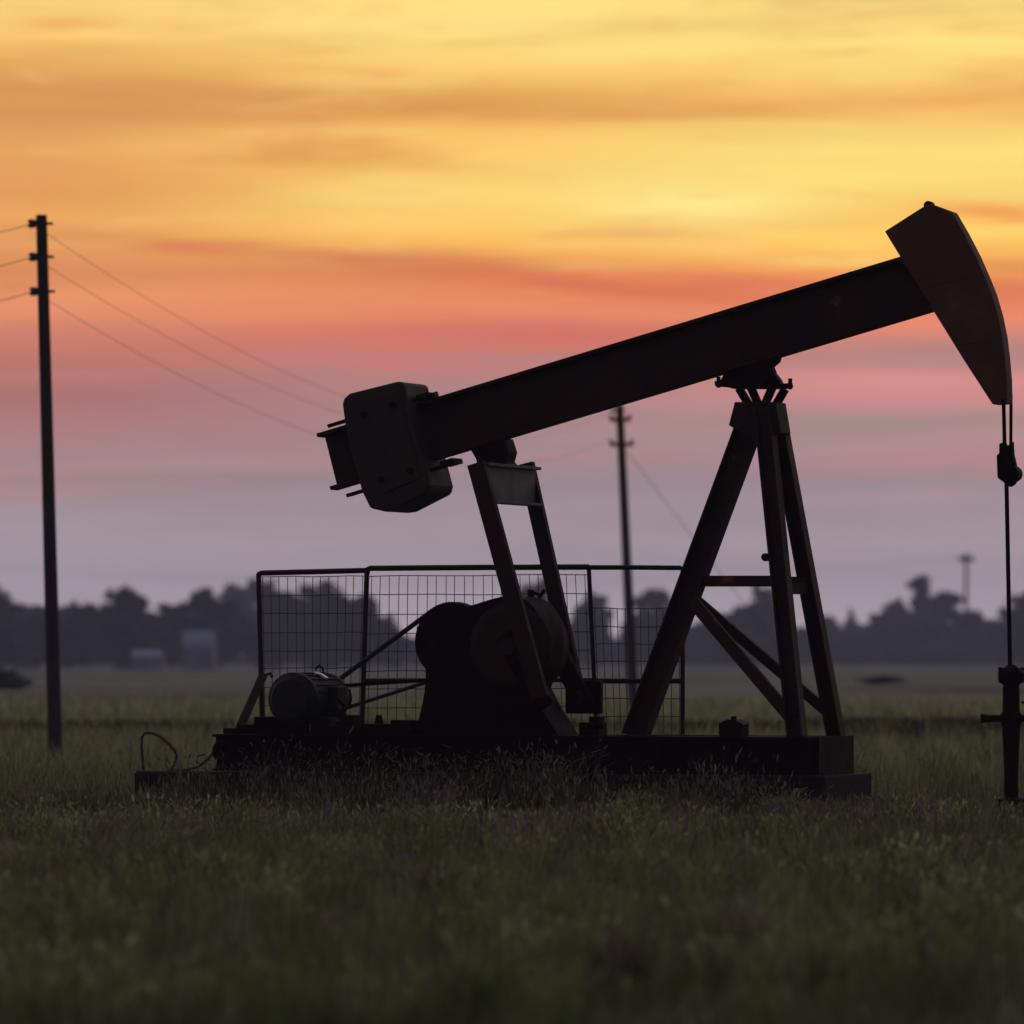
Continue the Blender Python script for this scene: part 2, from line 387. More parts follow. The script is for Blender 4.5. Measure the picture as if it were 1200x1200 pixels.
for px, py, w_, h_ in ((312, 846, .10, .08), (372, 849, .16, .06), (410, 850, .08, .10), (474, 858, .12, .05)):
    c = P(px, py, -.4); MB().box((c.x-w_, -.5, zt+.001), (c.x+w_, -.3, zt+.10+h_)).build('mount_bracket', 'black_steel', jack, .012)
# left end: stacked irons and a hook
k = MB()
x0 = P(262, 868, -.4).x; x1 = P(318, 868, -.4).x
k.box((x0, -.42, zt+.001), (x1, .4, zt+.06)); k.box((x0+.12, -.35, zt+.06), (x0+.3, .3, zt+.10))
k.box((x0+.42, -.38, zt+.001), (x0+.75, .38, zt+.10))
k.build('tail_ironwork', 'black_steel', jack, .01)
k = MB(); c = P(266, 880, -.5)
k.tube([Vector((c.x+.09*math.cos(a), -.62, c.z+.09*math.sin(a))) for a in [i*2*math.pi/16 for i in range(17)]], .026)
k.build('towing_ring', 'black_steel', jack)
# bridle, carrier bar, polished rod
zr = P(1183, 474, 0)
k1 = P(1176, 474, -.12); k2 = P(1184, 474, .12)
q1 = P(1176, 526, -.12); q2 = P(1184, 526, .12)
xo = P(1176.5, 470, -.12).x+.0
MB().cyl(P(1176, 468, -.12), P(1177.5, 530, -.12), .02, n=8).build('bridle_cable', 'black_steel', jack)
MB().cyl(P(1184.8, 462, .12), P(1184.5, 530, .12), .017, n=8).build('bridle_cable', 'black_steel', jack)
cc = P(1180, 540, 0)
k = MB(); k.slab(xz([(1172, 520), (1178, 518), (1181, 524), (1187, 517), (1188, 533), (1190, 541), (1193, 556), (1190, 567), (1184, 571), (1178, 566), (1170, 560), (1169, 533), (1172, 532)], 0), -.05, .05)
k.build('carrier_bar', 'black_steel', jack, .015)
k = MB(); k.cyl(cc+Vector((.06, -.09, -.13)), cc+Vector((.06, .09, -.13)), .08, n=14); k.build('rod_clamp', 'black_steel', jack, .008)
MB().cyl(P(1179.5, 566, 0), P(1184, 800, 0), .022, n=10).build('polished_rod', 'black_steel', jack)

# ================================================================== WELLHEAD
wb = to_world(P(1185, 942, 0)); wb.z = 0
well = empty('wellhead', wb)
tag(well, 'black wellhead pipe under the pumpjack rod with one side valve at right edge', 'wellhead')
pz = lambda py: EYE+(HOR-py)/F*wb.y
sx = wb.y/F
k = MB(); k.lathe((0, 0, 0), [(8.5*sx, 0.0), (8.5*sx, pz(925)), (8.2*sx, pz(905)), (10.5*sx, pz(860)), (10.5*sx, pz(850)), (12*sx, pz(849)), (12*sx, pz(836)), (10*sx, pz(834)), (10*sx, pz(806)), (9*sx, pz(800))], 20)
k.build('casing_pipe', 'black_steel', well, 0, True)
k = MB(); k.lathe((0, 0, 0), [(8*sx, pz(804)), (13*sx, pz(800)), (15.5*sx, pz(796)), (15.5*sx, pz(788)), (12*sx, pz(784)), (8*sx, pz(782)), (4*sx, pz(779))], 20)
for a in (R(200), R(20), R(110), R(290)):
    v = Vector((14*sx*math.cos(a), 14*sx*math.sin(a), 0)); k.cyl(v+Vector((0, 0, pz(800))), v+Vector((0, 0, pz(782))), .02, n=8)
k.build('stuffing_box', 'black_steel', well, 0, True)
k = MB(); z = pz(842); k.cyl((-35*sx, 0, z), (36*sx, 0, z), 4.2*sx, n=14); k.cyl((-36*sx, 0, z), (-30*sx, 0, z), 5.2*sx, n=14); k.cyl((16*sx, 0, z), (21*sx, 0, z), 9*sx, n=16); k.ball((0, 0, z), 13*sx, (1, 1, .75), 16)
k.build('side_valve', 'black_steel', well, 0, True)
k = MB(); k.cyl((26*sx, 0, z), (26*sx, 0, z+.16), .02, n=8)
k.tube([Vector((26*sx+.11*math.cos(a), .11*math.sin(a), z+.16)) for a in [i*2*math.pi/16 for i in range(17)]], .014); k.bar((26*sx-.11, 0, z+.16), (26*sx+.11, 0, z+.16), .02, .015)
k.build('hand_wheel', 'rust', well)
k = MB(); k.lathe((0, 0, 0), [(21*sx, 0), (21*sx, pz(937)), (14*sx, pz(934))], 24); k.build('base_flange', 'black_steel', well, .005, True)

# ================================================================== CONCRETE
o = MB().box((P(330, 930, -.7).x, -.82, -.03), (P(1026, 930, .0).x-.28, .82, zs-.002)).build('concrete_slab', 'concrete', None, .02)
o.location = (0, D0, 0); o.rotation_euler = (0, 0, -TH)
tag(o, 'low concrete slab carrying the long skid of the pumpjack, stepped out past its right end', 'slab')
# recess x so the object's far corner lands where the photograph shows it
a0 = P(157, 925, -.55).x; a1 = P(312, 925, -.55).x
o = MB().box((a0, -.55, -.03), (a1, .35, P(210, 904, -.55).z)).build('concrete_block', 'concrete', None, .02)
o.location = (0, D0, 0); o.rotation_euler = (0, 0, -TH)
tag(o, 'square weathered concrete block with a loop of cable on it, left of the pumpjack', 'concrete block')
# cable loop
k = MB()
cp = [(168, 903), (167, 890), (166, 876), (166, 864), (170, 859), (178, 859), (188, 863), (198, 872), (205, 880), (207, 886), (205, 894), (201, 902), (196, 904)]
k.tube([P(a, b, -.2) for a, b in cp], .016, 8)
k.tube([P(a, b, -.25) for a, b in [(205, 903), (220, 902), (233, 898), (243, 890), (250, 882), (258, 878)]], .015, 8)
k.tube([P(a, b, -.15) for a, b in [(236, 897), (230, 892), (232, 886), (240, 884)]], .01, 6)
o = k.build('cable', 'rubber', None, 0, True); o.location = (0, D0, 0); o.rotation_euler = (0, 0, -TH)
tag(o, 'stiff black cable bent into a loop above the concrete block', 'cable')

# ================================================================== GUARD FENCE
fence = empty('guard_fence', (0, D0, 0), -TH)
tag(fence, 'tubular guard fence of wire mesh panels standing behind the pumpjack', 'fence')
yf = 1.35
def fp(a, b): return P(a, b, yf)
posts = [((303, 672), (310, 950)), ((430, 668), (421, 950)), ((690, 665), (704, 950)), ((800, 664), (800, 950))]
for i, (t, b) in enumerate(posts):
    T = fp(*t); Bq = fp(*b); Bq.z = -.05
    MB().cyl(Bq, T, .028 if i < 2 else .024, n=10).build('post', 'tube', fence, 0, True)
def arc_rail(pts, r): return MB().tube([fp(*p) for p in pts], r, 10)
arc_rail([(303, 676), (304, 672.5), (307, 671.5), (428, 668.5)], .03).build('top_rail', 'tube', fence, 0, True)
arc_rail([(430, 672), (431, 667), (434, 666), (560, 665), (690, 664.5)], .031).build('top_rail', 'tube', fence, 0, True)
arc_rail([(690, 665), (745, 665), (798, 665.5)], .026).build('top_rail', 'tube', fence, 0, True)
arc_rail([(424, 797.5), (560, 797), (700, 797)], .024).build('mid_rail', 'tube', fence, 0, True)
arc_rail([(700, 798), (800, 798)], .028).build('mid_rail', 'tube', fence, 0, True)
def lerp(a, b, t): return a+(b-a)*t
def mesh_panel(l, r_, topl, topr, nv, step):
    """l, r_: post lines; upright and level wires"""
    k = MB()
    def edge(line, y):
        (ax, ay), (bx_, by) = line; return lerp(ax, bx_, (y-ay)/(by-ay))
    for i in range(nv):
        t = (i+.5)/nv
        j = random.uniform(-.7, .7)
        yt = lerp(topl, topr, t)
        a = fp(lerp(edge(l, yt), edge(r_, yt), t)+j, yt); b = fp(lerp(edge(l, 900), edge(r_, 900), t)+j*.5, 938)
        m_ = (a+b)/2+Vector((random.uniform(-.008, .008), random.uniform(-.01, .01), 0))
        k.tube([a, m_, b], .0042, 5)
    y = 0
    while True:
        yl_, yr_ = topl+y, topr+y
        if yl_ > 935: break
        xs = [lerp(edge(l, yl_), edge(r_, yr_), t) for t in np.linspace(0, 1, 7)]
        k.tube([fp(x, lerp(yl_, yr_, i/6)+random.uniform(-.8, .8)) for i, x in enumerate(xs)], .0048, 5)
        y += step*random.uniform(.95, 1.05)
    return k.build('wire_mesh', 'wire', fence)
mesh_panel(posts[0], posts[1], 676, 675, 13, 22)
mesh_panel(posts[1], posts[2], 675, 673, 24, 22)
mesh_panel(posts[2], posts[3], 713, 713, 12, 21)
# prop leaning on the left post
MB().bar(P(277, 862, .9), P(309, 790, 1.3), .07, .075).build('prop', 'tube', fence, .006)
k = MB(); k.tube([fp(306, 800), fp(311, 791), fp(317, 789), fp(319, 794)], .018); k.build('latch_hook', 'tube', fence)

# ================================================================== POWER POLES AND WIRES
def pole(top, base, D, r0, r1, label, arms, group='utility poles of the power line'):
    bp = W(base[0], 0, D); bp.z = 0; tp = W(top[0], top[1], D)
    root = empty('utility_pole', bp); tag(root, label, 'utility pole', group)
    t = tp-bp
    MB().cyl((0, 0, -.3), t, r0, r1, n=16).build('pole_shaft', 'wood', root, 0, True)
    ends = []
    for kind, py, half in arms:
        z = EYE+(HOR-py)/F*D; c = t*(z/t.z)
        if kind == 'pin':                       # side insulators on a bolt through the pole
            b = MB(); b.cyl(c+Vector((-half, 0, 0)), c+Vector((.18, 0, 0)), .022, n=8); b.build('insulator_bolt', 'black_steel', root)
            b = MB(); b.lathe(c+Vector((-half, 0, 0)), [(.03, -.07), (.06, -.06), (.07, -.025), (.045, 0), (.07, .025), (.06, .06), (.03, .07)], 14); b.build('insulator', 'ceramic', root, 0, True)
            ends.append(bp+c+Vector((-half, 0, 0)))
        else:
            e_ = .06 if half < 1 else .55
            MB().box(c+Vector((-half, -.16-e_*.5, -e_)), c+Vector((half, -.06, e_))).build('crossarm', 'wood', root)
            for s in (-.9, .9):
                v = c+Vector((half*s, -.1, 0))
                b = MB(); b.lathe(v, [(.03, .06), (.06, .08), (.045, .11), (.06, .14), (.02, .17)], 12); b.build('insulator', 'ceramic', root, 0, True)
                ends.append(bp+v+Vector((0, 0, .16)))
    return root, ends
p1, e1 = pole((48.5, 252), (65.5, 888), 93.6, .118, .088, 'thick dark wooden pole with three side insulators, nearest the left edge', [('pin', 262, .155), ('pin', 301, .155), ('pin', 341.5, .155)])
p2, e2 = pole((726, 474), (743, 831), 180, .165, .12, 'leaning wooden pole seen under the walking beam of the pumpjack', [('pin', 481, .22), ('arm', 492, .32), ('arm', 521, .36)])
p3, e3 = pole((1132, 648), (1132, 777), 1260, .42, .36, 'far tall pole with a short crossarm rising from behind the trees at right', [('arm', 655, 1.7)])
p0, e0 = pole((-330, 255), (-330, 884), 97, .11, .085, 'wooden pole outside the left edge of the photograph', [('pin', 277, .155), ('pin', 318, .155), ('pin', 360, .155)])
def wire(a, b, sag, r, label, group):
    pts = [a.lerp(b, t)-Vector((0, 0, 4*sag*t*(1-t))) for t in np.linspace(0, 1, 29)]
    o = MB().tube(pts, r, 5).build('power_wire', 'cable', None, 0, True, loc=a)
    tag(o, label, 'wire', group)
nm = ['top', 'middle', 'lowest']
e2w = [e2[0], e2[1], e2[3]]
for i in range(3):
    wire(e1[i], e2w[i], 1.65, .0046, f'{nm[i]} of the three wires sagging from the left pole to the pole under the beam', 'wires between the two nearer poles')
    wire(e1[i], e0[i], .35, .0065, f'{nm[i]} of the three wires leaving the left pole towards the left edge', 'wires leaving the left pole to the left')
g0 = W(735, 530, 180); g1 = W(968, 831, 180.5); g1.z = 0
o = MB().tube([g0.lerp(g1, t) for t in np.linspace(0, 1, 9)], .010, 5).build('guy_wire', 'cable', None, 0, True, loc=g1)
tag(o, 'guy wire slanting down to the right from the pole under the beam', 'guy wire')
p4, e4 = pole((-140, 650), (-138, 777), 1260, .42, .36, 'far tall pole with a short crossarm outside the left edge of the photograph', [('arm', 657, 1.7)])
wire(e3[0], e4[1], 4.0, .022, 'faint far wire crossing just above the trees, the nearer of a pair', 'far wires above the trees')
wire(e3[1]+Vector((0, .0, -.02)), e4[0], 5.5, .022, 'faint far wire crossing just above the trees, the lower of a pair', 'far wires above the trees')

# ================================================================== GROUND
def vnoise(x, y, f, seed):
    r_ = np.random.default_rng(seed); v = np.zeros_like(x)
    for i in range(7):
        a = r_.uniform(0, 2*math.pi); q = f*r_.uniform(.5, 2.0); ph = r_.uniform(0, 6.28)
        v += np.sin((x*math.cos(a)+y*math.sin(a))*q*2*math.pi+ph)
    return v/4.0
gm = bpy.data.materials.new('field_ground'); gm.use_nodes = True
nt = gm.node_tree; bs = nt.nodes['Principled BSDF']; bs.inputs['Roughness'].default_value = 1; bs.inputs['Specular IOR Level'].default_value = 0
tc = nt.nodes.new('ShaderNodeTexCoord')
mp = nt.nodes.new('ShaderNodeMapping'); nt.links.new(tc.outputs['Object'], mp.inputs['Vector'])
mp.inputs['Scale'].default_value = (.035, .012, 1)
n1 = nt.nodes.new('ShaderNodeTexNoise'); n1.inputs['Scale'].default_value = 1; n1.inputs['Detail'].default_value = 9; n1.inputs['Roughness'].default_value = .62
nt.links.new(mp.outputs[0], n1.inputs['Vector'])
r1 = nt.nodes.new('ShaderNodeValToRGB')
for i, (p, c) in enumerate([(.30, (.09, .085, .065)), (.45, (.165, .165, .105)), (.58, (.225, .22, .14)), (.72, (.24, .215, .165))]):
    e = r1.color_ramp.elements[i] if i < 2 else r1.color_ramp.elements.new(p)
    e.position = p; e.color = (*c, 1)
nt.links.new(n1.outputs['Fac'], r1.inputs['Fac'])
n2 = nt.nodes.new('ShaderNodeTexNoise'); n2.inputs['Scale'].default_value = 1.3; n2.inputs['Detail'].default_value = 8
nt.links.new(tc.outputs['Object'], n2.inputs['Vector'])
mr = nt.nodes.new('ShaderNodeMapRange'); mr.inputs['From Min'].default_value = .3; mr.inputs['From Max'].default_value = .7; mr.inputs['To Min'].default_value = .6; mr.inputs['To Max'].default_value = 1.25
nt.links.new(n2.outputs['Fac'], mr.inputs['Value'])
vm = nt.nodes.new('ShaderNodeVectorMath'); vm.operation = 'SCALE'
nt.links.new(r1.outputs['Color'], vm.inputs[0]); nt.links.new(mr.outputs['Result'], vm.inputs['Scale']); nt.links.new(vm.outputs[0], bs.inputs['Base Color'])
M['ground'] = gm
k = MB(); bmesh.ops.create_grid(k.bm, x_segments=8, y_segments=8, size=5000)
o = k.build('ground', 'ground'); o.location = (0, 3000, 0); tag(o, kind='structure')

def in_slab(x, y, m=0.0):
    dx = x; dy = y-D0
    xl = dx*CT-dy*ST; yl = dx*ST+dy*CT
    a = (xl > P(330, 930, -.7).x-m) & (xl < P(1026, 930, 0).x+m) & (np.abs(yl) < .85+m)
    b = (xl > a0-m) & (xl < a1+m) & (yl > -.57-m) & (yl < .37+m)
    return a | b

def blades(name, x, y, h, w, lean, col, headlen=None, headw=None, label=None, cat=None):
    """one mesh of grass blades (3 quads each, tapering), optional seed heads"""
    n = len(x); a = rng.uniform(0, 2*math.pi, n)
    # blades turn their width mostly across their lean
    dxw, dyw = np.cos(a), np.sin(a)
    b = a+math.pi/2+rng.normal(0, .4, n); lx, ly = np.cos(b)*lean*h, np.sin(b)*lean*h
    lv = np.array([0, .4, .75, 1.0]); wd = np.array([1.0, .85, .55, .12])
    V = np.zeros((n, 8, 3)); 
    for i in range(4):
        cx = x+lx*lv[i]**2; cy = y+ly*lv[i]**2; cz = h*lv[i]*(1-.18*lean*lv[i])
        for s in (0, 1):
            g = (s-.5)*w*wd[i]
            V[:, i*2+s, 0] = cx+dxw*g; V[:, i*2+s, 1] = cy+dyw*g; V[:, i*2+s, 2] = cz
    fq = np.array([[0, 1, 3, 2], [2, 3, 5, 4], [4, 5, 7, 6]])
    Fq = (np.arange(n)[:, None, None]*8+fq[None]).reshape(-1, 4)
    V = V.reshape(-1, 3); C = np.repeat(col, 8, axis=0)
    if headlen is not None:
        tx = x+lx; ty = y+ly; tz = h*(1-.18*lean)
        H = np.zeros((n, 8, 3)); 
        prof = [(0, .25), (.3, 1), (.65, .8), (1, .1)]
        for i, (t, r_) in enumerate(prof):
            for s in (0, 1):
                g = (s-.5)*headw*r_
                H[:, i*2+s, 0] = tx+lx*.25*t+dxw*g; H[:, i*2+s, 1] = ty+ly*.25*t+dyw*g; H[:, i*2+s, 2] = tz+headlen*(t-.15)
        off = len(V)
        Fh = off+(np.arange(n)[:, None, None]*8+fq[None]).reshape(-1, 4)
        V = np.concatenate([V, H.reshape(-1, 3)]); Fq = np.concatenate([Fq, Fh]); C = np.concatenate([C, np.repeat(np.clip(col*1.35+.01, 0, 1), 8, axis=0)])
    me = bpy.data.meshes.new(name)
    me.vertices.add(len(V)); me.vertices.foreach_set('co', V.astype(np.float32).ravel())
    me.loops.add(len(Fq)*4); me.loops.foreach_set('vertex_index', Fq.astype(np.int32).ravel())
    me.polygons.add(len(Fq)); me.polygons.foreach_set('loop_start', np.arange(0, len(Fq)*4, 4, dtype=np.int32))
    me.update(calc_edges=True)
    at = me.color_attributes.new('col', 'FLOAT_COLOR', 'POINT')
    at.data.foreach_set('color', np.concatenate([C, np.ones((len(C), 1))], axis=1).astype(np.float32).ravel())
    me.materials.append(M['blade'])
    o = bpy.data.objects.new(name, me); COL.objects.link(o); tag(o, label, cat, kind='stuff'); return o

def scatter(y0, y1, dens, margin):
    """points over the visible wedge between two distances, plus a margin either side"""
    N = int(dens*(y1-y0)*((y0+y1)/2*1200/F+2*margin))
    y = rng.uniform(y0, y1, N*2); half = y*600/F+margin
    keep = rng.uniform(0, half.max(), N*2) < half
    y = y[keep][:N]; half = half[keep][:N]
    x = rng.uniform(-1, 1, len(y))*half
    return x, y

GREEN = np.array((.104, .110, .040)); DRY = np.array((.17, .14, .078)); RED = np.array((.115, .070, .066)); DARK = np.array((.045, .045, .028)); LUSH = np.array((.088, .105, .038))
def field_colour(x, y):
    n = len(x); a = vnoise(x, y, .22, 3); b = vnoise(x, y, .6, 5); c = rng.uniform(0, 1, n)
    red = np.clip(1-np.abs(y-54.5-1.5*a)/4.5, 0, 1)*np.clip(.25+.6*np.abs(x)/4.0+.35*a, 0, 1)
    red = red+.5*np.clip(a*b-.45, 0, .5)*(y < 45)
    lush = np.clip(1-np.abs(y-66-2*b)/9, 0, 1)
    dry = np.clip(.2+.35*b+.3*(c-.5), 0, .8)
    col = GREEN[None]*(1-dry[:, None])+DRY[None]*dry[:, None]
    col = col*(1-lush[:, None]*.6)+LUSH[None]*lush[:, None]*.6
    red = np.clip(red, 0, .85)[:, None]; col = col*(1-red)+RED[None]*red
    tuft = 1+.55*np.clip(vnoise(x, y, 1.1, 51), -1, 1.2)+.3*np.clip(vnoise(x, y, 2.6, 52), -1, 1)+.30*np.clip(vnoise(x, y, .3, 54), -1, 1)
    hue = vnoise(x, y, .45, 53)[:, None]
    col = col*(1+hue*np.array((.22, -.03, .05))[None])
    far = np.interp(y+1.2*vnoise(x, y, .3, 62), (23, 29, 37, 56, 66, 90, 200), (.78, .92, 1.25, 1.08, 1.15, 1.5, 2.3))  # vignetting put into the colour: nearest blades darkened; paler with distance
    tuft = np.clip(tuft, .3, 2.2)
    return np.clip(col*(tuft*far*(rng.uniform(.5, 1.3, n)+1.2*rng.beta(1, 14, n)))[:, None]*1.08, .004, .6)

X, Y, Hs, Ws = [], [], [], []
for y0, y1, dens, mg, h0, h1, w_ in ((21, 34, 330, .9, .10, .26, .006), (34, 46, 300, 1.0, .10, .25, .006), (46, 62, 260, 1.5, .10, .27, .006), (62, 80, 130, 2, .10, .26, .009), (80, 118, 42, 3, .12, .28, .016), (118, 210, 9, 5, .12, .3, .035)):
    x, y = scatter(y0, y1, dens, mg)
    cl = vnoise(x, y, .9, 21)+.6*vnoise(x, y, 2.3, 22)
    keep = (rng.uniform(-1.6, 1.2, len(x)) < cl+.35) & ~in_slab(x, y, .02)
    x, y, cl = x[keep], y[keep], cl[keep]
    h = rng.uniform(h0, h1, len(x))*(1+.45*np.clip(cl, -1, 1)+.5*np.clip(vnoise(x, y, .7, 23)-.5, 0, 1))*np.where(rng.uniform(0, 1, len(x)) < .08, 1.7, 1)
    h = h*np.interp(y+1.6*vnoise(x, y, .35, 61)+rng.normal(0, 1.2, len(y)), (48, 55, 61, 64), (1, .5, .5, 1))
    X.append(x); Y.append(y); Hs.append(h); Ws.append(np.full(len(x), w_)*rng.uniform(.7, 1.5, len(x)))
x = np.concatenate(X); y = np.concatenate(Y); h = np.concatenate(Hs); w_ = np.concatenate(Ws)
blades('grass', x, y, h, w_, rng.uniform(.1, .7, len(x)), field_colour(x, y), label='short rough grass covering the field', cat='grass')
# tall stems with seed heads around the foot of the machine
def stems(N, xr, yr, mode):
    xl = rng.uniform(*xr, N); yl = rng.uniform(*yr, N) if mode else -.9-np.abs(rng.normal(0, 1.3, N))
    x = xl*CT+yl*ST; y = D0-xl*ST+yl*CT; return x, y
xs, ys_ = stems(8200, (-6.5, 6.5), None, 0); x2, y2 = stems(1100, (-7, 7), (.9, 4), 1)
x3, y3 = scatter(27, 57, 12, .8); x4, y4 = scatter(62, 110, 1.6, 2)
x = np.concatenate([xs, x2, x3, x4]); y = np.concatenate([ys_, y2, y3, y4])
keep = ~in_slab(x, y, .03) & ~((np.abs(x-wb.x) < .75) & (y < wb.y+.3) & (y > wb.y-2.5)) & (rng.uniform(-1.2, 1.2, len(x)) < vnoise(x, y, .5, 31)+.5); x, y = x[keep], y[keep]
n = len(x)
wdn = np.clip(.55+.75*vnoise(x, y, .55, 33)+.35*vnoise(x, y, 1.5, 34), .25, 1.7)
xl_ = x*CT-(y-D0)*ST; wdn = wdn*np.where((np.abs(y-D0) < 6) & ((xl_ < -3.3) | (xl_ > 3.4)), .35, 1)
h = (.14+(.34*rng.beta(1.6, 2.0, n)+.42*rng.beta(1, 5, n))*wdn)*np.where(y < 54, .75, 1)*np.where(np.abs(x+.5) < 3.2, 1.08, .85)
mix = rng.uniform(0, 1, n)[:, None]
col = (DRY*.85)[None]*(1-mix)+(RED*.75)[None]*mix
col = col*(rng.uniform(.25, 1.0, n)+.9*rng.beta(1, 6, n))[:, None]
blades('tall_grass', x, y, h, np.full(n, .0055), rng.uniform(.05, .45, n), col, rng.uniform(.04, .10, n), rng.uniform(.012, .026, n), label='tall dry grass stems with seed heads around the machine', cat='tall grass')
# leafy weeds grown up in clumps against the machine
cx = rng.uniform(-6.2, 6.0, 70); wgt = 35+90*rng.beta(1, 2, 70); xl = []; yl_ = []; hw_ = []; cc_ = []
for i in range(70):
    m_ = int(wgt[i]); top_ = rng.uniform(.22, .68)*(1.15 if -3.2 < cx[i] < 2.2 else .85 if -3.3 < cx[i] < 3.2 else .35); yy = -.95-abs(rng.normal(0, .45))
    r0 = rng.uniform(.12, .38); xl.append(cx[i]+rng.normal(0, r0, m_)); yl_.append(np.minimum(yy+rng.normal(0, .15, m_), -.88)); hw_.append(top_*rng.uniform(.35, 1.1, m_))
    c_ = (RED*.5 if rng.uniform() < .45 else GREEN*.6)*rng.uniform(.6, 1.5); cc_.append(np.repeat(c_[None], m_, 0)*rng.uniform(.5, 1.6, m_)[:, None])
xl = np.concatenate(xl); yl_ = np.concatenate(yl_); hw_ = np.concatenate(hw_); cc_ = np.concatenate(cc_); n = len(xl)
wx = xl*CT+yl_*ST; wy = D0-xl*ST+yl_*CT
# the same weeds in scattered tufts over the field in front
fx, fy = scatter(24, 56, 1.1, .6); fm = rng.integers(25, 90, len(fx)); ft = rng.uniform(.16, .40, len(fx)); fr = rng.uniform(.06, .22, len(fx))
fc = np.where(rng.uniform(0, 1, (len(fx), 1)) < np.interp(fy, (44, 54), (.10, .45))[:, None], RED[None]*.9, np.where(rng.uniform(0, 1, (len(fx), 1)) < .5, DRY[None]*(.85, 1, .8), GREEN[None]*(1, 1.12, .9)))*rng.uniform(.5, 1.8, (len(fx), 1))
ix = np.repeat(np.arange(len(fx)), fm); m2 = len(ix)
wx = np.concatenate([wx, fx[ix]+rng.normal(0, 1, m2)*fr[ix]]); wy = np.concatenate([wy, fy[ix]+rng.normal(0, 1, m2)*fr[ix]])
hw_ = np.concatenate([hw_, ft[ix]*rng.uniform(.4, 1.1, m2)]); cc_ = np.concatenate([cc_, fc[ix]*rng.uniform(.55, 1.5, (m2, 1))])
kw = ~in_slab(wx, wy, .03); wx, wy, hw_, cc_ = wx[kw], wy[kw], hw_[kw], cc_[kw]; n = len(wx)
blades('weeds', wx, wy, hw_, rng.uniform(.006, .026, n), rng.uniform(.1, .9, n), cc_, rng.uniform(.02, .06, n), rng.uniform(.01, .03, n), label='ragged leafy weeds growing in front of the skid and in tufts over the field', cat='weeds')
# wild flowers: pale specks in front
x, y = scatter(36, 57, .35, .5); keep = ~in_slab(x, y, .05); x, y = x[keep], y[keep]; n = len(x)
col = np.where(rng.uniform(0, 1, n)[:, None] < .5, np.array((.42, .40, .22))[None], np.array((.40, .30, .38))[None])*rng.uniform(.25, .7, n)[:, None]
blades('wildflowers', x, y, rng.uniform(.12, .3, n), np.full(n, .004), rng.uniform(.05, .3, n), col, rng.uniform(.015, .025, n), rng.uniform(.015, .03, n), label='small pale wild flowers scattered in the grass', cat='wildflowers')
# dark rushes in a band across the field
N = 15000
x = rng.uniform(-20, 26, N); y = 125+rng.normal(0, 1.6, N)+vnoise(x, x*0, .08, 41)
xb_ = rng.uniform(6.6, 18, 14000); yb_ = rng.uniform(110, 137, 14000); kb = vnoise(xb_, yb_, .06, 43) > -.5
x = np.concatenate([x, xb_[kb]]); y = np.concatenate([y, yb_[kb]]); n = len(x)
blades('rushes', x, y, rng.uniform(.12, .34, n), np.full(n, .03), rng.uniform(.1, .5, n), DARK[None]*rng.uniform(.4, 1.0, n)[:, None], label='band of dark rushes across the field', cat='rushes')

# ================================================================== TREES
def leaf_cloud(lobes, nleaf, size, seed, sparse=0.0):
    """many small leaf clumps spread through several lobes (unit tree: height 1)"""
    r_ = np.random.default_rng(seed); vs = []; fs = []
    wts = np.array([l[3]*l[3]*l[4] for l in lobes]); wts = wts/wts.sum(); c = r_.choice(len(lobes), nleaf, p=wts)
    # sub-clumps
    clumps = []
    for i, l in enumerate(lobes):
        m_ = 10
        for j in range(m_):
            d = r_.normal(0, 1, 3); d /= np.linalg.norm(d); rad = r_.uniform(.45, 1.0)
            clumps.append((i, d*rad, r_.uniform(.28, .5)))
    byl = {}
    for q in clumps: byl.setdefault(q[0], []).append(q)
    for i in range(nleaf):
        l = lobes[c[i]]; q = byl[c[i]][r_.integers(0, len(byl[c[i]]))]
        d = r_.normal(0, 1, 3); d /= np.linalg.norm(d)
        p = q[1]+d*q[2]*r_.uniform(0, 1)**.5
        if r_.uniform() < .25: d2 = r_.normal(0, 1, 3); d2 /= np.linalg.norm(d2); p = d2*r_.uniform(0, .9)
        P_ = np.array(l[:3])+p*np.array((l[3], l[3], l[4]))
        u = r_.normal(0, 1, 3); u /= np.linalg.norm(u); v = np.cross(u, r_.normal(0, 1, 3)); v /= np.linalg.norm(v)
        s = size*r_.uniform(.5, 1.4); b = len(vs)
        vs += [tuple(P_-u*s), tuple(P_+v*s*.55), tuple(P_+u*s), tuple(P_-v*s*.55)]
        fs.append((b, b+1, b+2, b+3))
    return vs, fs
def crown_mesh(name, lobes, nleaf, size, seed, mat='leaf'):
    v, f = leaf_cloud(lobes, nleaf, size, seed); me = bpy.data.meshes.new(name); me.from_pydata(v, [], f); me.materials.append(M[mat]); return me
def trunk_mesh(name, lobes, seed):
    r_ = random.Random(seed); k = MB()
    k.tube([(0, 0, -.02), (.01, 0, .2), (-.01, .01, .45), (.0, 0, .7)], .022, 8)
    for l in lobes:
        c = Vector(l[:3]); k.cyl((0, 0, max(.12, c.z*.45)), c, .013, .004, n=6)
    bmesh.ops.recalc_face_normals(k.bm, faces=k.bm.faces[:]); me = bpy.data.meshes.new(name); k.bm.to_mesh(me); k.bm.free(); me.materials.append(M['bark']); return me
